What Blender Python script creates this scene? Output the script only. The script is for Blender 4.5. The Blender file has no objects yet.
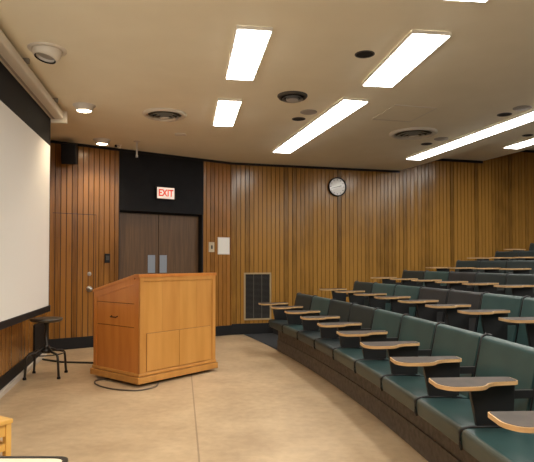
import bpy, bmesh, math, random
from mathutils import Vector, Matrix
random.seed(7)
scene = bpy.context.scene
COL = scene.collection
PI = math.pi
R = math.radians

# ------------------------------------------------------------------ materials
def mat(name, color=(.5, .5, .5), rough=.5, metal=0., emit=None, strength=0., spec=.5, coat=0., bump=None):
    m = bpy.data.materials.new(name)
    m.use_nodes = True
    b = m.node_tree.nodes['Principled BSDF']
    b.inputs['Base Color'].default_value = (*color, 1)
    b.inputs['Roughness'].default_value = rough
    b.inputs['Metallic'].default_value = metal
    b.inputs['Specular IOR Level'].default_value = spec
    b.inputs['Coat Weight'].default_value = coat
    if emit:
        b.inputs['Emission Color'].default_value = (*emit, 1)
        b.inputs['Emission Strength'].default_value = strength
    return m

def N(m, t, **kw):
    n = m.node_tree.nodes.new(t)
    for k, v in kw.items():
        setattr(n, k, v)
    return n

def L(m, a, b):
    m.node_tree.links.new(a, b)

def noisy(name, c1, c2, scale=8., rough=.5, stretch=(1, 1, 1), bump=0., detail=4., spec=.5, coat=0., c_lo=.35, c_hi=.65):
    """two colours mixed by a noise in object space"""
    m = mat(name, c1, rough, spec=spec, coat=coat)
    b = m.node_tree.nodes['Principled BSDF']
    tc = N(m, 'ShaderNodeTexCoord')
    mp = N(m, 'ShaderNodeMapping')
    mp.inputs['Scale'].default_value = stretch
    nz = N(m, 'ShaderNodeTexNoise')
    nz.inputs['Scale'].default_value = scale
    nz.inputs['Detail'].default_value = detail
    cr = N(m, 'ShaderNodeValToRGB')
    cr.color_ramp.elements[0].position = c_lo
    cr.color_ramp.elements[1].position = c_hi
    cr.color_ramp.elements[0].color = (*c1, 1)
    cr.color_ramp.elements[1].color = (*c2, 1)
    L(m, tc.outputs['Object'], mp.inputs['Vector'])
    L(m, mp.outputs['Vector'], nz.inputs['Vector'])
    L(m, nz.outputs['Fac'], cr.inputs['Fac'])
    L(m, cr.outputs['Color'], b.inputs['Base Color'])
    if bump:
        bp = N(m, 'ShaderNodeBump')
        bp.inputs['Strength'].default_value = bump
        bp.inputs['Distance'].default_value = .004
        L(m, nz.outputs['Fac'], bp.inputs['Height'])
        L(m, bp.outputs['Normal'], b.inputs['Normal'])
    return m

PITCH = .08
def slat_material(name, dark, light, rough=.24):
    """varnished boards: each board its own tone (from the UV board number) and streaks along its length"""
    m = mat(name, dark, rough)
    b = m.node_tree.nodes['Principled BSDF']
    uv = N(m, 'ShaderNodeUVMap')
    sep = N(m, 'ShaderNodeSeparateXYZ')
    L(m, uv.outputs['UV'], sep.inputs[0])
    div = N(m, 'ShaderNodeMath', operation='DIVIDE'); div.inputs[1].default_value = PITCH
    fl = N(m, 'ShaderNodeMath', operation='FLOOR')
    L(m, sep.outputs['X'], div.inputs[0]); L(m, div.outputs[0], fl.inputs[0])
    wn = N(m, 'ShaderNodeTexWhiteNoise', noise_dimensions='1D')
    L(m, fl.outputs[0], wn.inputs['W'])
    mp = N(m, 'ShaderNodeMapping'); mp.inputs['Scale'].default_value = (38, 1.6, 1)
    L(m, uv.outputs['UV'], mp.inputs['Vector'])
    nz = N(m, 'ShaderNodeTexNoise'); nz.inputs['Scale'].default_value = 1.6; nz.inputs['Detail'].default_value = 5
    L(m, mp.outputs['Vector'], nz.inputs['Vector'])
    n2 = N(m, 'ShaderNodeTexNoise'); n2.inputs['Scale'].default_value = 1.3; n2.inputs['Detail'].default_value = 2
    L(m, uv.outputs['UV'], n2.inputs['Vector'])
    a1 = N(m, 'ShaderNodeMath', operation='MULTIPLY'); a1.inputs[1].default_value = .5
    L(m, wn.outputs['Value'], a1.inputs[0])
    a2 = N(m, 'ShaderNodeMath', operation='MULTIPLY_ADD'); a2.inputs[1].default_value = .7
    L(m, nz.outputs['Fac'], a2.inputs[0]); L(m, a1.outputs[0], a2.inputs[2])
    a3 = N(m, 'ShaderNodeMath', operation='MULTIPLY_ADD'); a3.inputs[1].default_value = .6
    L(m, n2.outputs['Fac'], a3.inputs[0]); L(m, a2.outputs[0], a3.inputs[2])
    cr = N(m, 'ShaderNodeValToRGB')
    cr.color_ramp.elements[0].position = .45; cr.color_ramp.elements[1].position = 1.25
    cr.color_ramp.elements[1].position = 1.0
    cr.color_ramp.elements[0].color = (*dark, 1); cr.color_ramp.elements[1].color = (*light, 1)
    L(m, a3.outputs[0], cr.inputs['Fac'])
    L(m, cr.outputs['Color'], b.inputs['Base Color'])
    return m

M_slat = slat_material('panel_wood', (.1, .046, .008), (.34, .17, .034))
M_slat_left = slat_material('panel_wood_warm', (.12, .048, .009), (.33, .145, .031))
M_ceil = noisy('ceiling_paint', (.86, .81, .65), (.885, .835, .675), 3, .85, detail=3)
M_floor = mat('floor_lino', (.5, .36, .2), .42)
M_black = mat('black_paint', (.007, .007, .008), .6, spec=.3)
M_fascia = noisy('black_fascia', (.006, .006, .008), (.009, .009, .011), 6, .7, spec=.25)
M_carpet = noisy('grey_carpet', (.022, .026, .032), (.035, .04, .046), 60, .95, bump=.3)
M_tier = noisy('tier_carpet', (.085, .071, .06), (.13, .11, .093), 25, .85, bump=.3)
M_vinyl = noisy('green_vinyl', (.024, .056, .056), (.032, .07, .069), 5, .36, bump=.06)
M_vinyl_side = noisy('green_vinyl_front', (.05, .062, .05), (.06, .072, .06), 5, .55)
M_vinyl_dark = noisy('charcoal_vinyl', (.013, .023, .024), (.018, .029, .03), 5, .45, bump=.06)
M_vinyl_brown = noisy('brown_black_vinyl', (.018, .02, .022), (.024, .026, .028), 5, .45, bump=.06)
M_shell = mat('black_seat_metal', (.01, .01, .011), .45)
M_tab = noisy('tablet_laminate', (.04, .03, .024), (.06, .045, .035), 12, .55, spec=.3)
M_edge = noisy('tablet_edge_wood', (.42, .25, .11), (.56, .36, .17), 10, .4, stretch=(1, 1, 6))
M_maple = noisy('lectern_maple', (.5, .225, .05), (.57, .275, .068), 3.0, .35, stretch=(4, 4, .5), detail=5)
M_maple_warmlit = noisy('lectern_maple_warmlit', (.5, .17, .032), (.58, .22, .045), 3.0, .35, stretch=(4, 4, .5), detail=5)  # same maple, shifted to orange so the warm light is in the colour
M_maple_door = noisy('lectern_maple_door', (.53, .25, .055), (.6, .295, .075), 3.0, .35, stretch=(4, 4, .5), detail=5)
M_gap = mat('dark_gap', (.033, .012, .005), .8)
M_gap2 = mat('lectern_gap', (.16, .06, .012), .8)
M_pine = noisy('pine', (.6, .32, .07), (.68, .4, .1), 5, .4, stretch=(5, 1, 1))
M_white = mat('white_paint', (.72, .7, .66), .5)
M_grey = mat('grey_paint', (.36, .33, .29), .6)
M_trimwhite = mat('raceway_white', (.62, .56, .48), .5)
M_alu = mat('screen_case_paint', (.74, .69, .6), .35)
M_steel = mat('brushed_steel', (.55, .56, .58), .35, 1.)
M_plate = mat('push_plate_metal', (.3, .34, .4), .4, .6)
M_screen = mat('screen_fabric', (.74, .72, .68), .9)
M_leader = mat('screen_leader', (.008, .007, .007), .75, spec=.25)
M_door = noisy('door_veneer', (.085, .044, .018), (.13, .07, .03), 2.5, .45, stretch=(14, 14, .7), detail=5)
M_gunmetal = mat('stool_metal', (.055, .05, .045), .35, .7)
M_stoolseat = mat('stool_seat_paint', (.09, .08, .065), .35, .3)
M_hole = mat('dark_opening', (.006, .005, .005), .9)
M_vent = mat('grille_dark', (.05, .045, .038), .6)
M_ventframe = mat('grille_frame_tan', (.34, .25, .13), .5)
M_throat = mat('vent_throat', (.12, .1, .075), .8)
M_mull = mat('grille_mullion', (.085, .075, .06), .6)
M_lit = mat('diffuser_lit', (.9, .9, .9), .5, emit=(1, .97, .9), strength=17)
M_lamp = mat('lamp_lit', (1, .9, .8), .5, emit=(1, .82, .55), strength=30)
M_exit = mat('exit_face', (.85, .8, .72), .5, emit=(1, .75, .6), strength=.55)
M_exitred = mat('exit_red', (.75, .05, .03), .5, emit=(1, .08, .04), strength=.35)
M_clock = mat('clock_face', (.85, .85, .83), .3, coat=.3)
M_cable = mat('cable_black', (.012, .012, .012), .5)
M_cable2 = mat('cable_brown', (.1, .075, .055), .5)
M_cream = mat('table_top_cream', (.6, .53, .4), .5)
M_ballast = mat('fixture_white', (.68, .64, .56), .5)

def floor_nodes():
    m = M_floor
    b = m.node_tree.nodes['Principled BSDF']
    tc = N(m, 'ShaderNodeTexCoord')
    n1 = N(m, 'ShaderNodeTexNoise'); n1.inputs['Scale'].default_value = 2.2; n1.inputs['Detail'].default_value = 8
    n2 = N(m, 'ShaderNodeTexNoise'); n2.inputs['Scale'].default_value = 14; n2.inputs['Detail'].default_value = 5
    L(m, tc.outputs['Object'], n1.inputs['Vector']); L(m, tc.outputs['Object'], n2.inputs['Vector'])
    ad = N(m, 'ShaderNodeMath', operation='MULTIPLY_ADD'); ad.inputs[1].default_value = .55
    L(m, n2.outputs['Fac'], ad.inputs[0]); L(m, n1.outputs['Fac'], ad.inputs[2])
    cr = N(m, 'ShaderNodeValToRGB')
    cr.color_ramp.elements[0].position = .55; cr.color_ramp.elements[1].position = 1.0
    cr.color_ramp.elements[0].color = (.41, .29, .172, 1); cr.color_ramp.elements[1].color = (.57, .425, .262, 1)
    L(m, ad.outputs[0], cr.inputs['Fac'])
    # the welded sheet joint running through the linoleum
    sx = N(m, 'ShaderNodeSeparateXYZ'); L(m, tc.outputs['Object'], sx.inputs[0])
    t1 = N(m, 'ShaderNodeMath', operation='MULTIPLY_ADD'); t1.inputs[1].default_value = .159; t1.inputs[2].default_value = -.1205
    L(m, sx.outputs['Y'], t1.inputs[0])
    t2 = N(m, 'ShaderNodeMath', operation='ADD'); L(m, sx.outputs['X'], t2.inputs[0]); L(m, t1.outputs[0], t2.inputs[1])
    t3 = N(m, 'ShaderNodeMath', operation='ABSOLUTE'); L(m, t2.outputs[0], t3.inputs[0])
    t4 = N(m, 'ShaderNodeMath', operation='LESS_THAN'); t4.inputs[1].default_value = .006; L(m, t3.outputs[0], t4.inputs[0])
    t5 = N(m, 'ShaderNodeMath', operation='MULTIPLY'); t5.inputs[1].default_value = .55; L(m, t4.outputs[0], t5.inputs[0])
    mx = N(m, 'ShaderNodeMix', data_type='RGBA'); mx.inputs['B'].default_value = (.16, .1, .05, 1)
    L(m, t5.outputs[0], mx.inputs['Factor']); L(m, cr.outputs['Color'], mx.inputs['A']); L(m, mx.outputs['Result'], b.inputs['Base Color'])
    rr = N(m, 'ShaderNodeMapRange')
    rr.inputs['To Min'].default_value = .38; rr.inputs['To Max'].default_value = .55
    L(m, n1.outputs['Fac'], rr.inputs['Value']); L(m, rr.outputs[0], b.inputs['Roughness'])
floor_nodes()

# ------------------------------------------------------------------ mesh helpers
def bx(bm, lo, hi, mi=0, mtx=None, bev=0.):
    """axis box lo..hi, optionally bevelled, optionally transformed"""
    x0, y0, z0 = lo; x1, y1, z1 = hi
    vs = [bm.verts.new(p) for p in ((x0, y0, z0), (x1, y0, z0), (x1, y1, z0), (x0, y1, z0), (x0, y0, z1), (x1, y0, z1), (x1, y1, z1), (x0, y1, z1))]
    fs = [bm.faces.new([vs[i] for i in q]) for q in ((0, 3, 2, 1), (4, 5, 6, 7), (0, 1, 5, 4), (1, 2, 6, 5), (2, 3, 7, 6), (3, 0, 4, 7))]
    for f in fs: f.material_index = mi
    if bev:
        es = list({e for f in fs for e in f.edges})
        r = bmesh.ops.bevel(bm, geom=es, offset=bev, segments=2, affect='EDGES', profile=.6)
        vs = list({v for f in r['faces'] for v in f.verts} | {v for v in vs if v.is_valid})
        for f in r['faces']: f.material_index = mi
    if mtx is not None:
        for v in vs: v.co = mtx @ v.co
    return vs

def lathe(bm, prof, seg=32, mi=0, mtx=None, cap=True):
    """revolve (r, z) pairs round z"""
    rings = []
    for r, z in prof:
        rings.append([bm.verts.new((r * math.cos(2 * PI * i / seg), r * math.sin(2 * PI * i / seg), z)) for i in range(seg)])
    for a, b in zip(rings, rings[1:]):
        for i in range(seg):
            j = (i + 1) % seg
            f = bm.faces.new((a[i], a[j], b[j], b[i])); f.material_index = mi; f.smooth = True
    if cap:
        for ring in (rings[0], rings[-1]):
            try:
                f = bm.faces.new(ring); f.material_index = mi
            except ValueError:
                pass
    if mtx is not None:
        for ring in rings:
            for v in ring: v.co = mtx @ v.co

def tube(bm, pts, r, seg=8, mi=0):
    pts = [Vector(p) for p in pts]
    rings = []
    up = Vector((0, 0, 1))
    for i, p in enumerate(pts):
        d = (pts[min(i + 1, len(pts) - 1)] - pts[max(i - 1, 0)]).normalized()
        a = d.cross(up)
        if a.length < .05: a = d.cross(Vector((1, 0, 0)))
        a.normalize(); b = d.cross(a)
        rr = r[i] if isinstance(r, (list, tuple)) else r
        rings.append([bm.verts.new(p + rr * (math.cos(2 * PI * k / seg) * a + math.sin(2 * PI * k / seg) * b)) for k in range(seg)])
    for a, b in zip(rings, rings[1:]):
        for i in range(seg):
            j = (i + 1) % seg
            f = bm.faces.new((a[i], a[j], b[j], b[i])); f.smooth = True; f.material_index = mi
    for ring in (rings[0], rings[-1]):
        f = bm.faces.new(ring); f.material_index = mi

def prism(bm, poly, axis, a, b, mi=0, bev=0., seg=2):
    """extrude a 2-D polygon along an axis from a to b"""
    def P(p, t):
        return {'x': (t, p[0], p[1]), 'y': (p[0], t, p[1]), 'z': (p[0], p[1], t)}[axis]
    A = [bm.verts.new(P(p, a)) for p in poly]
    B = [bm.verts.new(P(p, b)) for p in poly]
    fs = [bm.faces.new(A), bm.faces.new(list(reversed(B)))]
    n = len(poly)
    for i in range(n):
        j = (i + 1) % n
        fs.append(bm.faces.new((A[j], A[i], B[i], B[j])))
    for f in fs: f.material_index = mi
    if bev:
        es = list({e for f in fs[:2] for e in f.edges})
        r = bmesh.ops.bevel(bm, geom=es, offset=bev, segments=seg, affect='EDGES', profile=.6)
        for f in r['faces']: f.material_index = mi; f.smooth = True
    return fs

def rounded(pts, rad, n=4):
    """round polygon corners; rad one number or one per corner"""
    out = []
    m = len(pts)
    for i in range(m):
        r = rad[i] if isinstance(rad, (list, tuple)) else rad
        p = Vector(pts[i]); a = Vector(pts[i - 1]) - p; b = Vector(pts[(i + 1) % m]) - p
        if r <= 0:
            out.append(tuple(p)); continue
        r = min(r, a.length * .49, b.length * .49)
        s = p + a.normalized() * r; e = p + b.normalized() * r
        for k in range(n + 1):
            t = k / n
            q = s * (1 - t) ** 2 + p * 2 * t * (1 - t) + e * t * t
            out.append((q.x, q.y))
    return out

def new():
    return bmesh.new()

def obj(name, bm, mats, parent=None, loc=None, smooth=False):
    me = bpy.data.meshes.new(name)
    bmesh.ops.recalc_face_normals(bm, faces=bm.faces[:])
    bm.to_mesh(me); bm.free()
    for m in (mats if isinstance(mats, (list, tuple)) else [mats]):
        me.materials.append(m)
    o = bpy.data.objects.new(name, me)
    COL.objects.link(o)
    if parent: o.parent = parent
    if loc: o.location = loc
    return o

def struct(name, bm, mats):
    o = obj(name, bm, mats); o['kind'] = 'structure'
    return o

def tag(o, label, cat, group=None):
    o['label'] = label; o['category'] = cat
    if group: o['group'] = group
    return o

def thing(name, label, cat, loc=(0, 0, 0), rz=0., group=None, basis=None):
    o = bpy.data.objects.new(name, None)
    COL.objects.link(o)
    o.empty_display_size = .1
    if basis is not None: o.matrix_world = basis
    else:
        o.location = loc; o.rotation_euler = (0, 0, rz)
    return tag(o, label, cat, group)

def dup(src, label, matrix, group=None):
    """copy of a thing with copies of its parts and sub-parts"""
    r = src.copy(); COL.objects.link(r); r.matrix_world = matrix
    r['label'] = label
    if group: r['group'] = group
    def kids(a, b):
        for ch in list(a.children):
            c = ch.copy(); COL.objects.link(c); c.parent = b
            kids(ch, c)
    kids(src, r)
    return r

# ------------------------------------------------------------------ room plan (metres; camera stands at x=0 y=0)
C0 = Vector((-3.14, 7.77)); C1 = Vector((-.62, 9.52)); C2 = Vector((11.0, 12.65))
L0 = Vector((-2.40, 4.5)); L1 = Vector((-1.75, -3.0)); LC = Vector((-3.14, 7.77))
RB = Vector((11.0, -3.0))
H = 3.04
CX, CY = -24.8, .5                       # centre the seating rows curve about
def pol(r, deg):
    return Vector((CX + r * math.cos(R(deg)), CY + r * math.sin(R(deg))))

def frame2(p, q):
    """matrix: x along p->q, y into the wall (away from the room), z up"""
    d = (q - p).normalized()
    n = Vector((-d.y, d.x))
    return Matrix(((d.x, n.x, 0, p.x), (d.y, n.y, 0, p.y), (0, 0, 1, 0), (0, 0, 0, 1)))
FA = frame2(C0, C1); FB = frame2(C1, C2)
FL = frame2(L0, LC); FL2 = frame2(L1, L0)

rnd = random.Random(3)
def slats(bm, F, s0, s1, z0, z1, off=0., uoff=0., groove=.011, depth=.012):
    """board-and-groove panelling in wall frame F from s0 to s1"""
    uvl = bm.loops.layers.uv.verify()
    prof = []
    k = math.floor(s0 / PITCH)
    prof.append((s0, 0))
    while True:
        e = (k + 1) * PITCH
        if e >= s1 - groove: break
        if e - groove / 2 > s0 + .002:
            prof += [(e - groove / 2, 0), (e - groove / 4, depth), (e + groove / 4, depth), (e + groove / 2, 0)]
        k += 1
    prof.append((s1, 0))
    prof = [(a, d + (rnd.uniform(-.0014, .0014) if d == 0 and 0 < j < len(prof) - 1 else 0)) for j, (a, d) in enumerate(prof)]
    lo = [bm.verts.new(F @ Vector((s, off + d, z0))) for s, d in prof]
    hi = [bm.verts.new(F @ Vector((s, off + d, z1))) for s, d in prof]
    for i in range(len(prof) - 1):
        f = bm.faces.new((lo[i], lo[i + 1], hi[i + 1], hi[i]))
        f.material_index = 1 if (prof[i][1] > .005 and prof[i + 1][1] > .005) else 0
        for lp, (s, d), z in zip(f.loops, (prof[i], prof[i + 1], prof[i + 1], prof[i]), (z0, z0, z1, z1)):
            lp[uvl].uv = (s + uoff, z)

def nofix(name, bm, mats):
    me = bpy.data.meshes.new(name); bm.to_mesh(me); bm.free()
    for m in mats: me.materials.append(m)
    o = bpy.data.objects.new(name, me); COL.objects.link(o); o['kind'] = 'structure'
    return o

# floor
bm = new(); bx(bm, (-6, -4, -.2), (14, 14, 0)); struct('floor', bm, M_floor)

# walls
PO0, PO1, DH = 1.026, 2.502, 2.085        # door portal in the canted wall
bm = new()
slats(bm, FA, 0, PO0, .17, H + .2)
slats(bm, FA, PO1, (C1 - C0).length, .17, H + .2)
bx(bm, (-.05, .02, 0), (PO0, .3, H + .2), 1, FA); bx(bm, (PO1, .02, 0), ((C1 - C0).length, .3, H + .2), 1, FA)
bx(bm, (PO0, .25, 0), (PO1, .3, H + .2), 1, FA)
nofix('wall_back_canted', bm, [M_slat_left, M_gap])
bm = new()
slats(bm, FB, 0, (C2 - C1).length, .19, 5.2, uoff=40.)
bx(bm, (0, .02, 0), ((C2 - C1).length, .3, 5.2), 1, FB)
nofix('wall_back', bm, [M_slat, M_gap])
bm = new()
slats(bm, FL, 0, (LC - L0).length, .17, H + .1, uoff=80.)
bx(bm, (0, .02, 0), ((LC - L0).length, .3, H + .1), 1, FL)
slats(bm, FL2, 0, (L0 - L1).length, .17, H + .1, uoff=100.)
bx(bm, (0, .02, 0), ((L0 - L1).length, .3, H + .1), 1, FL2)
nofix('wall_left', bm, [M_slat_left, M_gap])
FR = frame2(C2, RB); FF = frame2(RB, L1)
bm = new(); slats(bm, FR, 0, (RB - C2).length, 0, 6, uoff=140.); nofix('wall_right', bm, [M_slat, M_gap])
bm = new(); slats(bm, FF, 0, (L1 - RB).length, 0, 6, uoff=180.); nofix('wall_front', bm, [M_slat, M_gap])

# baseboards
bm = new(); bx(bm, (0, -.012, 0), (PO0, .015, .17), 0, FA); bx(bm, (PO1, -.012, 0), ((C1 - C0).length + .003, .015, .17), 0, FA)
bx(bm, (0, -.012, 0), (4.0, .015, .19), 0, FB)
struct('baseboard_back', bm, M_black)
bm = new(); bx(bm, (0, -.012, 0), ((LC - L0).length, .015, .17), 0, FL); bx(bm, (0, -.012, 0), ((L0 - L1).length, .015, .17), 0, FL2)
struct('baseboard_left', bm, M_black)
bm = new(); bx(bm, (0, -.045, 0), ((LC - L0).length - .35, -.012, .055), 0, FL, .006); bx(bm, (0, -.045, 0), ((L0 - L1).length, -.012, .055), 0, FL2, .006)
struct('trim_floor_raceway', bm, M_trimwhite)
# dark shadow-gap strip where the panelling meets the ceiling
bm = new()
bx(bm, (0, -.01, 3.0), ((C1 - C0).length, .02, 3.04), 0, FA)
bx(bm, (0, -.01, 3.0), (3.29, .02, 3.04), 0, FB)
bx(bm, (3.29, -.01, 3.27), (5.15, .02, 3.32), 0, FB)
bx(bm, (5.15, -.01, 3.55), (7.1, .02, 3.6), 0, FB)
struct('trim_ceiling_strip', bm, M_black)

# stepped ceiling: each bay follows the curve of the seating
CR = [20.0, 29.1, 30.95, 32.8, 34.65, 38.5]; CZ = [3.04, 3.32, 3.6, 3.88, 4.16]
bm = new()
NA = 64
angs = [-10 + 36 * i / NA for i in range(NA + 1)]
for k in range(5):
    def arc(r, z): return [bm.verts.new((*pol(r, a), z)) for a in angs]
    i0 = arc(CR[k], CZ[k]); i1 = arc(CR[k + 1], CZ[k])
    for i in range(NA): bm.faces.new((i0[i], i0[i + 1], i1[i + 1], i1[i]))
    if k < 4:
        u1 = arc(CR[k + 1], CZ[k + 1])
        for i in range(NA): bm.faces.new((i1[i], i1[i + 1], u1[i + 1], u1[i]))
struct('ceiling', bm, M_ceil)

# seating terraces and the stepped side aisle along the panelled wall
TR, RISE, R1 = .95, .157, 26.0
TENDS = [16.35, 16.5, 16.95, 16.8, 17.25, 17.7, 17.7, 17.7, 17.7]
def wall_deg(r):
    d = (C2 - C1).normalized(); n = Vector((-d.y, d.x))
    a = 16.3
    while a < 40 and (pol(r, a) - C1).dot(n) < -.02: a += .02
    return a
bm = new()
NT = 48
for k in range(9):
    TEND = TENDS[k]; ta = [-6 + (TEND + 6) * i / NT for i in range(NT + 1)]
    r0 = R1 + TR * k; r1 = r0 + TR; z0 = RISE * k; z1 = z0 + RISE
    a = [bm.verts.new((*pol(r0, t), z0)) for t in ta]; b = [bm.verts.new((*pol(r0, t), z1)) for t in ta]; c = [bm.verts.new((*pol(r1, t), z1)) for t in ta]
    nose = [bm.verts.new((*pol(r0 - .012, t), z1 - .02)) for t in ta]
    for i in range(NT):
        bm.faces.new((a[i], a[i + 1], b[i + 1], b[i])); bm.faces.new((b[i], b[i + 1], c[i + 1], c[i]))
    pa, pb, zt = r0 + .012, r0 + .19, z1 + .185
    P_ = [[bm.verts.new((*pol(rr_, t), zz_)) for t in ta] for rr_, zz_ in ((pa, z1), (pa, zt), (pb, zt), (pb, z1))]
    for i in range(NT):
        for u in range(3): bm.faces.new((P_[u][i], P_[u][i + 1], P_[u + 1][i + 1], P_[u + 1][i]))
    bm.faces.new([P_[u][-1] for u in range(4)])
    e0 = bm.verts.new((*pol(r0, TEND), 0)); e1 = bm.verts.new((*pol(r1, TEND), 0))
    if k: bm.faces.new((e0, a[-1], b[-1], c[-1], e1))
    else: bm.faces.new((a[-1], b[-1], c[-1], e1))
struct('floor_terraces', bm, M_tier)
bm = new()
for k in range(7):
    TEND = TENDS[max(k - 1, 0)]
    r0 = R1 + (.55 + TR * (k - 1) if k else 0); r1 = R1 + .55 + TR * k
    z = .006 if k == 0 else RISE * k - .003
    w0, w1 = wall_deg(r0), wall_deg(r1)
    n = 8
    p0 = [bm.verts.new((*pol(r0, TEND + (w0 - TEND) * i / n), z)) for i in range(n + 1)]
    p1 = [bm.verts.new((*pol(r1, TEND + (w1 - TEND) * i / n), z)) for i in range(n + 1)]
    q = [bm.verts.new((v.co.x, v.co.y, z + RISE)) for v in p1]
    for i in range(n):
        bm.faces.new((p0[i], p0[i + 1], p1[i + 1], p1[i])); bm.faces.new((p1[i], p1[i + 1], q[i + 1], q[i]))
struct('floor_aisle_carpet', bm, M_carpet)

# ------------------------------------------------------------------ door portal
bm = new(); bx(bm, (PO0, -.004, DH), (PO1, .25, H), 0, FA); struct('wall_door_fascia', bm, M_fascia)
bm = new()
bx(bm, (PO0, .0, 0), (PO0 + .012, .25, DH), 0, FA); bx(bm, (PO1 - .03, .0, 0), (PO1, .25, DH), 0, FA); bx(bm, (PO0, .1, DH - .02), (PO1, .25, DH + .01), 0, FA)
struct('trim_door_frame', bm, M_black)
DS0, DM, DS1 = PO0 + .015, 1.738, PO1 - .033
for i, (a, b, p0, p1) in enumerate(((DS0, DM - .004, DM - .185, DM - .06), (DM + .004, DS1, DM + .02, DM + .145))):
    bm = new(); bx(bm, (a, .12, .01), (b, .165, DH - .025), 0, FA, .003)
    d = struct('door_%d' % (i + 1), bm, M_door)
    bm = new(); bx(bm, (p0, .113, 1.1), (p1, .12, 1.39), 0, FA, .002)
    o = obj('push_plate', bm, M_plate, d); o['label'] = 'blue-grey metal push plate'
# flush door cut into the panelling
bm = new(); slats(bm, FA, .06, .668, .0, 1.985, off=-.008)
bx(bm, (.06, -.0035, 0), (.668, .012, 1.985), 1, FA)
d3 = nofix('door_3', bm, [M_slat_left, M_gap])
bm = new()
bx(bm, (.668, -.0045, 0), (.677, .01, 1.994), 0, FA); bx(bm, (.052, -.0045, 1.985), (.668, .01, 1.994), 0, FA)
obj('door_gap', bm, M_gap, d3)
bm = new()
lathe(bm, [(.045, 0), (.045, .012), (.012, .014), (.012, .05), (.022, .052), (.03, .07), (.02, .085), (0.001, .086)], 20, 0, FA @ Matrix.Translation((.577, -.004, .875)) @ Matrix.Rotation(PI / 2, 4, 'X'))
o = obj('door_knob', bm, M_steel, d3); o['label'] = 'round metal door knob'
bm = new()
lathe(bm, [(.03, 0), (.03, .01), (.001, .011)], 20, 0, FA @ Matrix.Translation((.577, -.004, 1.1)) @ Matrix.Rotation(PI / 2, 4, 'X'))
obj('lock_cylinder', bm, M_grey, d3)

# ------------------------------------------------------------------ wall fittings
def text_mesh(body, size, name, m, parent, mtx, depth=.002):
    cu = bpy.data.curves.new(name, 'FONT'); cu.body = body; cu.size = size; cu.extrude = depth
    cu.align_x = 'CENTER'; cu.align_y = 'CENTER'; cu.offset = size * .022
    t = bpy.data.objects.new(name, cu); COL.objects.link(t)
    dg = bpy.context.evaluated_depsgraph_get()
    me = bpy.data.meshes.new_from_object(t.evaluated_get(dg))
    bpy.data.objects.remove(t); bpy.data.curves.remove(cu)
    me.name = name; me.materials.clear(); me.materials.append(m)
    o = bpy.data.objects.new(name, me); COL.objects.link(o); o.parent = parent; o.matrix_local = mtx
    return o

FACE = Matrix.Rotation(PI / 2, 4, 'X')     # text facing -y (the room side of a wall frame)
es = thing('exit_sign', 'white exit sign with red letters on black panel above double doors', 'exit sign', basis=FA @ Matrix.Translation((1.785, -.004, 2.395)))
bm = new(); bx(bm, (-.165, -.05, -.105), (.165, 0, .105), 0, None, .006); obj('housing', bm, M_black, es)
bm = new(); bx(bm, (-.15, -.054, -.09), (.15, -.05, .09), 0, None, .001); obj('sign_face', bm, M_exit, es)
text_mesh('EXIT', .155, 'lettering', M_exitred, es, Matrix.Translation((0, -.056, -.003)) @ FACE @ Matrix.Scale(.82, 4, (1, 0, 0)))

sw = thing('light_switch', 'cream light switch plate on wood panelling beside the double doors', 'light switch', basis=FA @ Matrix.Translation((2.66, 0, 1.535)))
bm = new(); bx(bm, (-.055, -.008, -.085), (.055, 0, .085), 0, None, .003); obj('plate', bm, mat('switch_plate', (.52, .42, .27), .4), sw)
bm = new(); bx(bm, (-.014, -.022, -.03), (.014, -.008, .03), 0, None, .003); obj('toggle', bm, M_vent, sw)

pn = thing('wall_notice', 'blank off-white notice sheet on wood panelling beside the light switch', 'notice', basis=FA @ Matrix.Translation((2.9, 0, 1.56)))
bm = new(); bx(bm, (-.12, -.008, -.15), (.12, 0, .15), 0, None, .003); obj('backing', bm, M_trimwhite, pn)
bm = new(); bx(bm, (-.108, -.0095, -.138), (.108, -.008, .138)); obj('sheet', bm, mat('paper', (.78, .76, .7), .7), pn)

kb = thing('wall_control_box', 'small black control box on panelling between flush door and double doors', 'control box', basis=FA @ Matrix.Translation((.846, 0, 1.335)))
bm = new(); bx(bm, (-.04, -.03, -.07), (.04, 0, .07), 0, None, .005); obj('case', bm, M_black, kb)
bm = new(); bx(bm, (-.025, -.033, -.03), (.025, -.03, .04), 0, None, .001); obj('key_panel', bm, M_vent, kb)

ck = thing('wall_clock', 'round black-rimmed white wall clock high on the panelled back wall', 'clock', basis=FB @ Matrix.Translation((1.985, 0, 2.675)))
TOW = Matrix.Rotation(PI / 2, 4, 'X')
bm = new(); lathe(bm, [(.155, 0), (.178, .004), (.18, .05), (.172, .06), (.16, .056), (.158, .046)], 40, 0, TOW, cap=False); lathe(bm, [(.158, .0), (.158, .03)], 40, 0, TOW); obj('rim', bm, M_black, ck)
bm = new(); lathe(bm, [(.159, .03), (.159, .036)], 40, 0, TOW)
for i in range(12):
    a = 2 * PI * i / 12
    bx(bm, (-.004, -.0375, .12), (.004, -.036, .145), 1, Matrix.Rotation(a, 4, 'Y'))
obj('dial', bm, [M_clock, M_black], ck)
bm = new(); bx(bm, (-.005, -.04, -.02), (.005, -.038, .085), 0, Matrix.Rotation(R(75), 4, 'Y')); obj('hour_hand', bm, M_black, ck)
bm = new(); bx(bm, (-.0035, -.043, -.02), (.0035, -.041, .125), 0, Matrix.Rotation(R(-105), 4, 'Y')); obj('minute_hand', bm, M_black, ck)

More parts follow.
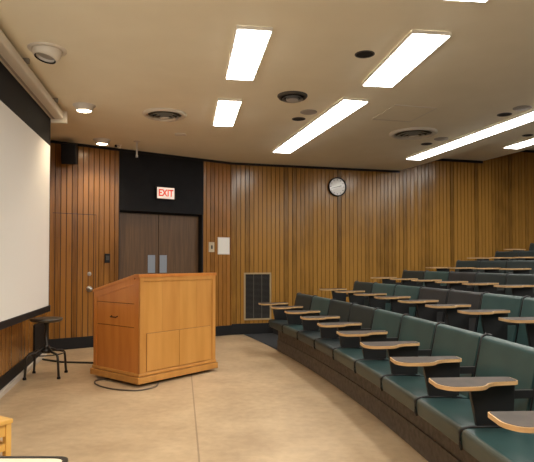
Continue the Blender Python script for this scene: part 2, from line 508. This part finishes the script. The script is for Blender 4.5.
vg = thing('return_air_grille', 'tall dark louvred air grille with tan frame low on back wall', 'air grille', basis=FB @ Matrix.Translation((.468, 0, .668)))
bm = new()
for lo, hi in (((-.25, -.42), (-.222, .42)), ((.222, -.42), (.25, .42)), ((-.222, .392), (.222, .42)), ((-.222, -.42), (.222, -.392))):
    bx(bm, (lo[0], -.014, lo[1]), (hi[0], 0, hi[1]), 0, None, .003)
obj('frame', bm, M_ventframe, vg)
bm = new(); bx(bm, (-.222, -.003, -.392), (.222, .006, .392)); obj('backing', bm, M_hole, vg)
bm = new()
for i in range(37):
    z = -.383 + .0212 * i
    bx(bm, (-.222, -.011, -.0015), (.222, .001, .0015), 0, Matrix.Translation((0, 0, z)) @ Matrix.Rotation(R(35), 4, 'X'))
obj('louvres', bm, M_vent, vg)
for x in (-.075, .075):
    bm = new(); bx(bm, (x - .006, -.014, -.392), (x + .006, -.004, .392)); obj('mullion', bm, M_mull, vg)

lg = thing('low_wall_grille', 'low black vent panel on wood wall behind the metal stool', 'vent panel', basis=FL @ Matrix.Translation((2.78, -.012, .33)))
bm = new(); bx(bm, (-.5, -.012, -.16), (.5, 0.012, .16), 0, None, .004); obj('panel', bm, M_black, lg)
bm = new()
for i in range(9): bx(bm, (-.46, -.016, -.128 + .03 * i), (.46, -.012, -.116 + .03 * i))
obj('louvres', bm, M_fascia, lg)

sp = thing('wall_loudspeaker', 'black loudspeaker box bracketed high on panelling near the screen', 'loudspeaker', basis=FA @ Matrix.Translation((.225, 0, 2.835)))
Ms = Matrix.Translation((0, -.2, 0)) @ Matrix.Rotation(R(-24), 4, 'Z') @ Matrix.Rotation(R(14), 4, 'X')
bm = new(); bx(bm, (-.1, -.1, -.145), (.1, .1, .145), 0, Ms, .012); obj('cabinet', bm, M_black, sp)
bm = new(); bx(bm, (-.088, -.108, -.132), (.088, -.1, .132), 0, Ms, .004); obj('front_grille', bm, M_fascia, sp)
bm = new(); tube(bm, [(0, 0, 0), (0, -.06, .0), (0, -.12, 0)], .02); bx(bm, (-.05, -.01, -.06), (.05, 0.0, .06)); obj('bracket', bm, M_black, sp)

# ------------------------------------------------------------------ projection screen
SE = Vector((-2.462, 6.09)); SD = Vector((.168, -1)).normalized()
FS = frame2(SE + SD * 3.6, SE)             # x runs to the far end, -y into the room
SLEN = 3.6
ps = thing('projection_screen', 'large pull-down projection screen with black leader hung along wall', 'projection screen', basis=FS)
def fs(name, bm, m, parent=ps): return obj(name, bm, m, parent)
bm = new(); bx(bm, (-.1, -.003, .785), (SLEN, 0, 2.59)); fs('screen_sheet', bm, M_screen)
bm = new(); bx(bm, (-.1, -.003, 2.59), (SLEN + .02, .0005, 2.93)); bx(bm, (SLEN, -.004, .76), (SLEN + .024, .0008, 2.59)); fs('black_border', bm, M_leader)
bm = new(); bx(bm, (-.1, -.014, .72), (SLEN + .03, .012, .785), 0, None, .004); b = fs('bottom_bar', bm, M_black)
bm = new(); bx(bm, (SLEN + .03, -.016, .715), (SLEN + .045, .014, .79), 0, None, .004); fs('end_cap', bm, M_shell, b)
bm = new()
prism(bm, rounded([(-.14, 2.905), (.025, 2.905), (.03, 3.0), (-.02, 3.015), (-.12, 3.01), (-.15, 2.97)], .015, 3), 'x', -.2, SLEN + .02)
c = fs('case', bm, M_alu)
bm = new(); bx(bm, (-.2, -.05, 2.9), (SLEN, -.03, 2.906)); fs('slot_rail', bm, M_grey, c)
bm = new(); bx(bm, (SLEN + .02, -.18, 2.86), (SLEN + .05, .035, 3.0), 0, None, .005); fs('end_plate', bm, M_alu, c)
for x in (.6, 2.1, SLEN - .35):
    bm = new(); bx(bm, (x, -.155, 2.995), (x + .03, -.1, 3.04), 0, None, .004); fs('hanger', bm, M_grey, c)

# ------------------------------------------------------------------ lectern
AX = Vector((.63, .777)).normalized(); AV = Vector((-AX.y, AX.x)); LA = Vector((-1.3, 5.5))
ML = Matrix(((AX.x, AV.x, 0, LA.x), (AX.y, AV.y, 0, LA.y), (0, 0, 1, 0), (0, 0, 0, 1)))
W, D = 1.12, .83                            # x along the audience face, y toward the speaker side
lc = thing('lectern', 'large honey maple lectern with sloping top and cupboard doors', 'lectern', basis=ML)
zf, zb = 1.15, .97                        # height at the audience side / speaker side
def ztop(y): return zf if y < .07 else zf + (zb - zf) * (y - .07) / (D - .07)
i = .02
bm = new()
prism(bm, [(i, .13), (D - i, .13), (D - i, ztop(D - i) - .03), (.07, zf - .03), (i, zf - .03)], 'x', i, W - i)
body = obj('carcass', bm, M_maple, lc)
bm = new()
prism(bm, [(i - .012, .13), (.09, .13), (.09, zf - .06), (i - .012, zf - .03)], 'x', i - .012, i + .001)
prism(bm, [(D - .07, .13), (D - i + .004, .13), (D - i + .004, zb - .025), (D - .07, zb)], 'x', i - .012, i + .001)
prism(bm, [(.09, ztop(.09) - .1), (D - .07, ztop(D - .07) - .1), (D - .07, ztop(D - .07) - .025), (.09, ztop(.09) - .025)], 'x', i - .012, i + .001)
obj('end_frame', bm, M_maple_warmlit, lc)
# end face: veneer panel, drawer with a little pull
bm = new(); bx(bm, (i - .004, .09, .13), (i + .001, D - .07, .594)); obj('end_panel', bm, M_maple_warmlit, lc)
bm = new(); prism(bm, [(.09, .846), (D - .07, .846), (D - .07, ztop(D - .07) - .1), (.09, ztop(.09) - .1)], 'x', i - .006, i + .001); obj('end_panel', bm, M_maple_warmlit, lc)
bm = new(); bx(bm, (i - .008, .096, .602), (i + .001, D - .076, .838), 0, None, .002); dr = obj('drawer', bm, M_maple_warmlit, lc)
bm = new(); tube(bm, [(i - .008, .38, .70), (i - .028, .38, .69), (i - .028, .48, .69), (i - .008, .48, .70)], .006); obj('pull', bm, M_gap, dr)
bm = new(); bx(bm, (i - .002, .088, .585), (i + .0005, D - .068, .856)); obj('drawer_gap', bm, M_gap2, lc)
# audience face: rails and stiles round a veneer panel over two doors
bm = new()
for lo, hi in (((i - .012, .13), (.07, zf - .03)), ((W - .06, .13), (W - i + .012, zf - .03)), ((.07, zf - .075), (W - .06, zf - .03))):
    bx(bm, (lo[0], i - .012, lo[1]), (hi[0], i + .001, hi[1]), 0, None, .002)
obj('face_frame', bm, M_maple, lc)
for k in range(4):
    x0 = .072 + (W - .134) * k / 4; x1 = .072 + (W - .134) * (k + 1) / 4
    bm = new(); bx(bm, (x0, i - .003, .54), (x1 - .0012, i + .001, zf - .077)); obj('veneer_panel', bm, M_maple if k % 2 else M_maple_door, lc)
bm = new(); bx(bm, (.07, i - .001, .13), (W - .06, i + .0012, .54)); obj('door_surround', bm, M_maple, lc)
bm = new(); bx(bm, (.108, i - .0025, .142), (W - .081, i - .001, .5365)); obj('door_gap', bm, M_gap2, lc)
for x0, x1 in ((.112, .55), (.555, W - .085)):
    bm = new(); bx(bm, (x0, i - .01, .146), (x1, i - .0005, .533), 0, None, .002); o = obj('door', bm, M_maple_door, lc)
# top board, base moulding, casters
bm = new()
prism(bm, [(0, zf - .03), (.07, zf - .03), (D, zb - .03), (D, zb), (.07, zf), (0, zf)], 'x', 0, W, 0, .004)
obj('top_board', bm, M_maple_warmlit, lc)
bm = new(); bx(bm, (-.014, -.014, .034), (W + .014, D + .014, .1), 0, None, .006); bx(bm, (.0, .0, .105), (W, D, .135), 0, None, .008)
obj('base_moulding', bm, M_maple, lc)
bm = new(); bx(bm, (.04, .04, .022), (W - .04, D - .03, .05)); obj('plinth', bm, M_black, lc)
for cx_, cy_ in ((.1, .1), (W - .1, .1), (.1, D - .1), (W - .1, D - .1)):
    bm = new(); lathe(bm, [(.018, -.012), (.02, -.01), (.02, .01), (.018, .012)], 16, 0, Matrix.Translation((cx_, cy_, .02)) @ Matrix.Rotation(PI / 2, 4, 'X'))
    bx(bm, (cx_ - .02, cy_ - .015, .03), (cx_ + .02, cy_ + .015, .05)); obj('caster', bm, M_black, lc)

# cables
bm = new(); tube(bm, [(-2.92, 7.06, .012), (-2.75, 6.95, .012), (-2.6, 6.86, .012), (-2.35, 6.83, .012), (-2.1, 6.8, .012), (-1.85, 6.72, .012), (-1.62, 6.55, .012)], .012, 8)
tag(obj('floor_cable', bm, M_cable), 'black cable on floor running from wall to back of lectern', 'cable')
pts = [(-1.7, 5.95), (-1.83, 5.8), (-1.75, 5.6), (-1.57, 5.44), (-1.4, 5.37), (-1.28, 5.36), (-1.19, 5.43), (-1.13, 5.55), (-1.15, 5.75)]
bm = new()
sm = []
for k in range(len(pts) - 1):
    for t in range(4):
        p0 = Vector(pts[max(k - 1, 0)]); p1 = Vector(pts[k]); p2 = Vector(pts[k + 1]); p3 = Vector(pts[min(k + 2, len(pts) - 1)]); u = t / 4
        q = .5 * ((2 * p1) + (p2 - p0) * u + (2 * p0 - 5 * p1 + 4 * p2 - p3) * u * u + (-p0 + 3 * p1 - 3 * p2 + p3) * u ** 3)
        sm.append((q.x, q.y, .008))
tube(bm, sm, .008, 8)
tag(obj('power_cord', bm, M_cable2), 'thin brown power cord looped on floor under lectern corner', 'cord')

# ------------------------------------------------------------------ metal stool
st = thing('metal_stool', 'dark metal screw stool with round seat standing by the screen', 'stool', (-2.472, 6.07, 0), R(-37))
bm = new(); lathe(bm, [(.001, .598), (.09, .6), (.14, .607), (.166, .618), (.174, .632), (.17, .645), (.155, .648), (.135, .638), (.001, .634)], 40); obj('seat', bm, M_stoolseat, st)
bm = new(); lathe(bm, [(.03, .31), (.03, .345), (.019, .35), (.019, .6), (.03, .602), (.05, .615)], 16); lathe(bm, [(.032, .58), (.032, .6)], 16); obj('screw_post', bm, M_gunmetal, st)
bm = new(); lathe(bm, [(.001, .255), (.05, .26), (.055, .29), (.045, .31), (.02, .33)], 20); obj('hub', bm, M_gunmetal, st)
bm = new()
tube(bm, [(.185 * math.cos(2 * PI * k / 28), .185 * math.sin(2 * PI * k / 28), .255) for k in range(29)], .007, 8); obj('foot_ring', bm, M_gunmetal, st)
for k in range(4):
    a = k * PI / 2; ca, sa = math.cos(a), math.sin(a)
    bm = new()
    prof = [(.03, .32), (.07, .30), (.12, .275), (.17, .268), (.205, .262), (.226, .24), (.234, .2), (.24, .12), (.25, .012)]
    tube(bm, [(r * ca, r * sa, z) for r, z in prof], .0135, 8); lg_ = obj('leg', bm, M_gunmetal, st)
    bm = new(); lathe(bm, [(.018, 0), (.02, .004), (.018, .022), (.0135, .026)], 12, 0, Matrix.Translation((.25 * ca, .25 * sa, 0))); obj('foot_cap', bm, M_black, lg_)

# ------------------------------------------------------------------ pine side table, cream table
e1 = Vector((-.87, .5)).normalized(); e2 = Vector((-.5, -.87)).normalized(); K = Vector((-1.218, 2.61))
MK = Matrix(((-e1.x, -e2.x, 0, K.x + .45 * (e1.x + e2.x)), (-e1.y, -e2.y, 0, K.y + .45 * (e1.y + e2.y)), (0, 0, 1, 0), (0, 0, 0, 1)))
pt = thing('pine_side_table', 'low yellow pine side table with slatted sides by the screen wall', 'side table', basis=MK @ Matrix.Scale(.975, 4, (0, 0, 1)))
S = .45
bm = new(); bx(bm, (0, 0, .513), (S, S, .535), 0, None, .004); obj('table_top', bm, M_pine, pt)
for x, y in ((.005, .005), (S - .033, .005), (.005, S - .033), (S - .033, S - .033)):
    bm = new(); bx(bm, (x, y, 0), (x + .028, y + .028, .513), 0, None, .003); obj('leg', bm, M_pine, pt)
for k, Mx in enumerate((Matrix.Identity(4), Matrix.Translation((0, S, 0)) @ Matrix.Scale(-1, 4, (0, 1, 0)), Matrix(((0, 1, 0, 0), (1, 0, 0, 0), (0, 0, 1, 0), (0, 0, 0, 1))), Matrix(((0, -1, 0, S), (1, 0, 0, 0), (0, 0, 1, 0), (0, 0, 0, 1))))):
    bm = new(); bx(bm, (.033, .012, .455), (S - .033, .026, .511), 0, Mx); obj('apron', bm, M_pine, pt)
    bm = new(); bx(bm, (.033, .012, .385), (S - .033, .026, .418), 0, Mx); bx(bm, (.033, .012, .1), (S - .033, .026, .14), 0, Mx)
    for j in range(4): bx(bm, (.075 + j * .083, .013, .14), (.11 + j * .083, .024, .455), 0, Mx)
    obj('slat_panel', bm, M_pine, pt)

tb = thing('cream_table', 'cream-topped table with black rubber edge, only its corner showing', 'table', (-1.14, 1.095, 0))
TW, TD = 1.24, .72
out = rounded([(-TW / 2, -TD / 2), (TW / 2, -TD / 2), (TW / 2, TD / 2), (-TW / 2, TD / 2)], .04, 5)
inn = rounded([(-TW / 2 + .012, -TD / 2 + .012), (TW / 2 - .012, -TD / 2 + .012), (TW / 2 - .012, TD / 2 - .012), (-TW / 2 + .012, TD / 2 - .012)], .035, 5)
bm = new(); prism(bm, inn, 'z', .722, .751); obj('table_top', bm, M_cream, tb)
bm = new()
A = [bm.verts.new((*p, .72)) for p in out]; B = [bm.verts.new((*p, .753)) for p in out]; Ci = [bm.verts.new((*p, .753)) for p in inn]; Di = [bm.verts.new((*p, .72)) for p in inn]
n = len(out)
for k in range(n):
    j = (k + 1) % n
    bm.faces.new((A[k], A[j], B[j], B[k])); bm.faces.new((B[k], B[j], Ci[j], Ci[k])); bm.faces.new((Di[k], Di[j], A[j], A[k]))
obj('edge_band', bm, mat('rubber_edge', (.02, .018, .016), .3), tb)
for sx in (-1, 1):
    for sy in (-1, 1):
        bm = new(); x, y = sx * (TW / 2 - .07), sy * (TD / 2 - .07); tube(bm, [(x, y, 0), (x, y, .722)], .02, 12); obj('leg', bm, M_gunmetal, tb)

# ------------------------------------------------------------------ ceiling fixtures
LOWER = (H - .036 - 1.27) / (H - 1.27)     # plan positions were measured at ceiling height; the diffusers hang 6 cm lower
def fixture(label, p, q, z, width=.3, group=None):
    """surface fluorescent from p to q (centre line)"""
    p = Vector(p) * LOWER; q = Vector(q) * LOWER; z -= .002
    F = frame2(p, q); F = Matrix.Translation((0, 0, z)) @ F
    ln = (q - p).length; w = width / 2 * LOWER
    t = thing('ceiling_light', label, 'ceiling light', basis=F, group='long ceiling lights')
    bm = new()
    bx(bm, (-.012, -w - .012, -.026), (0, w + .012, 0)); bx(bm, (ln, -w - .012, -.026), (ln + .012, w + .012, 0))
    bx(bm, (0, -w - .012, -.026), (ln, -w, 0)); bx(bm, (0, w, -.026), (ln, w + .012, 0))
    obj('housing', bm, M_ballast, t)
    bm = new(); bx(bm, (0, -w, -.033), (ln, w, -.004), 0, None, .004)
    o = obj('diffuser', bm, M_lit, t); o['label'] = 'glowing white diffuser'
    return t
fixture('short lit ceiling light above the lectern end, nearer the camera of the two in line', (-.095, 4.1), (-.265, 5.2), H, .255)
fixture('shortest-looking lit ceiling light, between round air diffuser and dark grille', (-.41, 5.92), (-.57, 6.98), H, .245)
fixture('broad lit ceiling light beside the black downlight hole over the front row', (1.285, 4.18), (1.115, 5.4), H, .3)
fixture('ceiling light cut off by top edge of the frame', (1.49, 2.42), (1.335, 3.62), H)
fixture('long lit ceiling light ending near the wall clock', pol(26.34, 11.85), pol(26.34, 18.1), H, .28)
fixture('longest lit ceiling light along the first ceiling step', pol(28.70, 11.2), pol(28.70, 17.8), H, .26)
fixture('highest lit ceiling light on the second ceiling step by the panelled wall', pol(30.62, 11.2), pol(30.62, 17.5), CZ[1], .28)

def diffuser(label, x, y, z, r, rings=3, dark=False):
    t = thing('ceiling_vent', label, 'air diffuser', (x, y, z))
    bm = new(); lathe(bm, [(r, 0), (r, -.01), (r * .9, -.03), (r * .78, -.022), (r * .78, -.002)], 40, cap=False); obj('rim', bm, M_vent if dark else M_ballast, t)
    bm = new(); lathe(bm, [(r * .8, -.0015), (.001, -.0014)], 40); obj('throat', bm, M_hole if dark else M_throat, t)
    rr = r * .72
    for k in range(rings):
        bm = new(); lathe(bm, [(rr - r * .02, -.04 - .006 * k), (rr - r * .16, -.02), (rr - r * .17, -.02), (rr - r * .03, -.046 - .006 * k)], 36, cap=False); obj('cone', bm, M_grey if dark else M_ballast, t)
        rr -= r * .2
    bm = new(); lathe(bm, [(rr + r * .12, -.044), (rr + r * .05, -.056), (.001, -.058)], 24); obj('centre_disc', bm, M_grey if dark else M_ballast, t)
diffuser('round white ceiling air diffuser above the double doors', -1.22, 6.40, H, .26)
diffuser('round white ceiling air diffuser above the seating, beside the longest light', 2.0, 7.34, H, .32)
diffuser('small dark round ceiling grille between the lights', .27, 5.69, H, .16, 2, True)

def downlight_off(label, x, y, z, r=.072):
    t = thing('unlit_downlight', label, 'downlight', (x, y, z), group='black downlight holes')
    bm = new(); lathe(bm, [(r + .012, 0), (r + .012, -.004), (r, -.006), (r, -.001)], 32, cap=False); obj('trim_ring', bm, M_vent, t)
    bm = new(); lathe(bm, [(r, -.002), (.001, -.0018)], 32); obj('opening', bm, M_hole, t)
downlight_off('black unlit downlight hole beside the dark round grille', .39, 6.62, H)
downlight_off('black unlit downlight hole beside the broad ceiling light', .83, 4.55, H)
downlight_off('black unlit downlight hole at the end of the longest light', 2.38, 8.02, H)
downlight_off('black unlit downlight hole above the middle of the longest light', 2.84, 6.42, H)
downlight_off('black unlit downlight hole on the second ceiling step', 4.2, 8.66, CZ[1])
for lab, x, y in (('flat grey ceiling disc beside light ending near the clock', .49, 6.31), ('flat grey ceiling disc next to hole at the end of the longest light', 2.49, 7.68), ('flat grey ceiling disc above the middle of the longest light', 2.92, 6.14)):
    bm = new(); lathe(bm, [(.1, 0), (.1, -.006), (.09, -.01), (.001, -.011)], 32)
    tag(obj('ceiling_disc', bm, M_grey, None, (x, y, H)), lab, 'ceiling cover', 'flat ceiling discs')

def downlight_on(label, x, y, z):
    t = thing('lit_downlight', label, 'downlight', (x, y, z))
    bm = new(); lathe(bm, [(.125, 0), (.122, -.008), (.098, -.012), (.095, -.06), (.085, -.068), (.078, -.06)], 32, cap=False); obj('trim_ring', bm, M_white, t)
    bm = new(); lathe(bm, [(.079, -.055), (.06, -.064), (.001, -.07)], 32); o = obj('lamp', bm, M_lamp, t); o['label'] = 'glowing warm lamp'
    ld = bpy.data.lights.new('downlight_beam', 'SPOT'); ld.energy = 45; ld.color = (1, .79, .54); ld.spot_size = R(125); ld.spot_blend = .8; ld.shadow_soft_size = .06
    lo = bpy.data.objects.new('downlight_beam', ld); COL.objects.link(lo); lo.parent = t; lo.location = (0, 0, -.09)
downlight_on('lit round downlight close to the end of the screen case', -2.06, 6.05, H)
downlight_on('lit round downlight just above the panelled wall by the loudspeaker', -2.38, 7.75, H)

eb = thing('eyeball_spotlight', 'unlit cream eyeball spotlight in the ceiling above the screen', 'spotlight', (-1.825, 4.45, H))
bm = new(); lathe(bm, [(.155, 0), (.152, -.008), (.125, -.014), (.118, -.006)], 36, cap=False); obj('trim_ring', bm, M_alu, eb)
Me = Matrix.Rotation(R(-9), 4, 'X') @ Matrix.Rotation(R(10), 4, 'Y')
bm = new(); lathe(bm, [(.115, .03), (.113, -.045), (.098, -.075), (.086, -.082), (.08, -.078), (.077, -.03)], 36, 0, Me, cap=False); obj('housing', bm, M_alu, eb)
bm = new(); lathe(bm, [(.076, -.05), (.001, -.045)], 36, 0, Me); lathe(bm, [(.086, -.083), (.074, -.074)], 36, 1, Me, cap=False); obj('lens', bm, [M_grey, M_black], eb)

hp = thing('ceiling_hatch', 'flush square access hatch in the ceiling above the seats', 'ceiling hatch', basis=Matrix.Translation((0, 0, H)) @ frame2(Vector((1.93, 6.14)), Vector((1.78, 6.74))))
bm = new(); bx(bm, (0, 0, -.006), (.6, .5, 0), 0, None, .002); obj('panel', bm, M_ceil, hp)
bm = new()
for z in (-.01,):
    o_ = [bm.verts.new(v) for v in ((-.012, -.012, z), (.612, -.012, z), (.612, .512, z), (-.012, .512, z))]
    i_ = [bm.verts.new(v) for v in ((0, 0, z), (.6, 0, z), (.6, .5, z), (0, .5, z))]
    t_ = [bm.verts.new((v.co.x, v.co.y, -.001)) for v in o_]
    for a in range(4):
        b_ = (a + 1) % 4; bm.faces.new((o_[a], o_[b_], i_[b_], i_[a])); bm.faces.new((t_[a], t_[b_], o_[b_], o_[a]))
obj('frame', bm, M_alu, hp)

rd = thing('ceiling_rod', 'short white rod hanging from the ceiling in front of black door panel', 'rod', (-1.9, 7.85, H))
bm = new(); lathe(bm, [(.05, 0), (.05, -.006), (.02, -.012)], 20); obj('cap', bm, M_ballast, rd)
bm = new(); lathe(bm, [(.013, -.008), (.013, -.2), (.017, -.2), (.017, -.235)], 14); obj('rod', bm, M_white, rd)
sk = thing('sprinkler', 'tiny ceiling sprinkler head near the top of the door panel', 'sprinkler', (-2.22, 8.1, H))
bm = new(); lathe(bm, [(.035, 0), (.035, -.005), (.012, -.01), (.012, -.04), (.028, -.045), (.028, -.05)], 16); obj('head', bm, M_alu, sk)
bm = new(); bx(bm, (-.07, -.02, -.03), (-.045, .02, 0)); obj('stub', bm, M_black, sk)
bm = new(); bx(bm, (-.075, -.05, -.018), (.075, .05, 0), 0, None, .006)
tag(obj('ceiling_sensor', bm, M_alu, None, (-1.19, 7.4, H)), 'small flat cream sensor plate on the ceiling beyond the round diffuser', 'sensor')

# ------------------------------------------------------------------ lecture seats
SW = .635
def seat_parts(root, vinyl, front, tz):
    w = SW / 2 - .017
    # cushion: rounded front edge, tapering to the back
    prof = rounded([(-.16, .362), (-.17, .462), (.0, .462), (.2, .445), (.2, .37)], [.01, .035, .05, .01, .01], 5)
    bm = new(); fs_ = prism(bm, prof, 'x', -w, w, 0, .012, 3)
    for f in bm.faces:
        if f.calc_center_median().y < -.145: f.material_index = 1
    cu = obj('seat_cushion', bm, [vinyl, front], root)
    bm = new()
    tube(bm, [(-w - .008, .12, .455), (-w - .008, 0, .466), (-w - .008, -.12, .466), (-w - .008, -.155, .458), (-w - .008, -.173, .44), (-w - .008, -.17, .375), (-w - .008, -.163, .357)], .0075, 6)
    obj('piping', bm, M_shell, cu)
    # backrest: slightly reclined pad
    prof = rounded([(.165, .42), (.245, .81), (.258, .828), (.3, .828), (.325, .8), (.27, .42)], [.02, .02, .015, .02, .03, .02], 4)
    bm = new(); prism(bm, prof, 'x', -w, w, 0, .014, 3); bk = obj('backrest', bm, vinyl, root)
    bm = new()
    tube(bm, [(-w - .008, .17, .43), (-w - .008, .236, .76), (-w - .008, .25, .822), (-w - .008, .275, .836), (-w - .008, .31, .828)], .0075, 6)
    obj('piping', bm, M_shell, bk)
    # shell behind the pad
    bm = new(); prism(bm, [(.272, .4), (.328, .78), (.337, .78), (.283, .4)], 'x', -w + .02, w - .02); obj('back_shell', bm, M_shell, root)
    # underframe on the step edge
    bm = new()
    bx(bm, (-.24, .03, RISE + .186), (.24, .17, .37))
    for x in (-.2, .15): bx(bm, (x, -.12, .35), (x + .05, .03, .37))
    obj('underframe', bm, M_shell, root)
    # side panel that carries the tablet arm
    x0 = -SW / 2
    bm = new()
    prism(bm, [(-.085, .47), (.1, .47), (.11, tz - .018), (-.125, tz - .018)], 'x', x0 - .014, x0 + .014, 0, .003)
    bx(bm, (x0 - .012, .095, .6), (x0 + .012, .235, .64)); bx(bm, (x0 - .005, .03, RISE + .186), (x0 + .005, .09, .475))
    obj('arm_panel', bm, M_shell, root)
    outl = [(x0 - .03, -.315), (x0 + .12, -.325), (x0 + .185, -.285), (x0 + .185, -.12), (x0 + .095, -.06), (x0 + .075, .1), (x0 - .03, .1)]
    rad = [.02, .03, .05, .06, .07, .025, .02]
    bm = new(); prism(bm, rounded(outl, rad, 5), 'z', tz - .018, tz); tbm = obj('tablet', bm, M_edge, root); tbm['label'] = 'wood-edged writing tablet'
    cen = Vector((x0 + .07, -.13))
    inn_ = []
    for p in rounded(outl, rad, 5):
        v = Vector(p) - cen
        inn_.append(tuple(cen + v * (1 - .007 / max(v.length, .05))))
    bm = new(); prism(bm, inn_, 'z', tz - .001, tz + .0012); obj('laminate_top', bm, M_tab, tbm)

protos = {}
KIND = {'g': ('dark green', M_vinyl, M_vinyl_side), 'd': ('charcoal green', M_vinyl_dark, M_vinyl_dark), 'b': ('plain black', M_vinyl_brown, M_vinyl_brown)}
ORD = ['first', 'second', 'third', 'fourth', 'fifth', 'sixth', 'seventh', 'eighth', 'ninth', 'tenth', 'eleventh', 'twelfth']
ROWN = ['front row', 'second row', 'third row', 'fourth row', 'fifth row', 'sixth row']
ROWS = [
    [16.05, 14.63, 13.17, 11.68, 10.27, 8.88, 7.5, 6.11, 4.8, 3.45, 2.1],
    [16.25, 14.98, 13.6, 12.28, 10.95, 9.65, 8.38, 7.1, 5.8],
    [16.7, 15.44, 14.18, 12.95, 11.72, 10.48, 9.25],
    [16.58, 15.42, 14.24, 13.05, 11.87],
    [17.02, 15.95, 14.87, 13.8],
    [17.45, 16.4],
]
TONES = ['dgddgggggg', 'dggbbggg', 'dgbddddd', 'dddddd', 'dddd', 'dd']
for k, seams in enumerate(ROWS):
    rr = R1 + TR * k
    for i in range(len(seams) - 1):
        a0, a1 = seams[i], seams[i + 1]
        mid = (a0 + a1) / 2
        wid = R(a0 - a1) * (rr + .05)
        p = pol(rr, mid); c_, s_ = math.cos(R(mid)), math.sin(R(mid))
        M = Matrix(((s_, c_, 0, p.x), (-c_, s_, 0, p.y), (0, 0, 1, RISE * k), (0, 0, 0, 1))) @ Matrix.Scale(wid / SW, 4, (1, 0, 0))
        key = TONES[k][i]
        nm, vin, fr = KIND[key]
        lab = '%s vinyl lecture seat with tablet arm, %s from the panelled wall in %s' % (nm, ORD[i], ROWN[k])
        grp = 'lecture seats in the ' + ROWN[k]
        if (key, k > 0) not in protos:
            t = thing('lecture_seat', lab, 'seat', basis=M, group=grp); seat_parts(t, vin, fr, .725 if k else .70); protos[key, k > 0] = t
        else:
            dup(protos[key, k > 0], lab, M, grp)

# ------------------------------------------------------------------ lights out of view, world, camera
def area(loc, sx, sy, e, col=(1, .96, .88), rz=0.):
    ld = bpy.data.lights.new('unseen_area_lamp', 'AREA'); ld.shape = 'RECTANGLE'; ld.size = sx; ld.size_y = sy; ld.energy = e; ld.color = col
    o = bpy.data.objects.new('unseen_area_lamp', ld); COL.objects.link(o); o.location = loc; o.rotation_euler = (0, 0, rz); return o
area((-.1, 1.2, 2.98), .3, 1.2, 60)
area((1.6, .6, 2.98), .3, 1.2, 60)
area((4.2, 3.0, 2.98), .3, 3.0, 110)
area((6.5, 5.0, 3.5), .3, 3.0, 160)  # extra unseen lamp, added to brighten the panelling on the right
up = area((-1.2, -1.2, 1.9), 1.6, 1.2, 125, (1, .96, .89)); up.rotation_euler = (PI - R(25), 0, 0)  # added fill behind the camera, aimed up to brighten the ceiling; no real luminaire

w = bpy.data.worlds.new('room_world'); scene.world = w; w.use_nodes = True
w.node_tree.nodes['Background'].inputs['Color'].default_value = (.9, .8, .65, 1)
w.node_tree.nodes['Background'].inputs['Strength'].default_value = .05

F_PX, HZ, PIT, EYE = 540.0, 262.5, R(1.3), 1.27
cd = bpy.data.cameras.new('camera'); cam = bpy.data.objects.new('camera', cd); COL.objects.link(cam)
cd.sensor_fit = 'HORIZONTAL'; cd.sensor_width = 36; cd.lens = 36 * F_PX / 534
cam.location = (0, 0, EYE); cam.rotation_euler = (PI / 2 + PIT, 0, 0)
cd.shift_y = (HZ - F_PX * math.tan(PIT) - 231) / 534
cd.clip_start = .05
scene.camera = cam
scene.view_settings.view_transform = 'Standard'
scene.view_settings.look = 'None'
scene.view_settings.exposure = 0
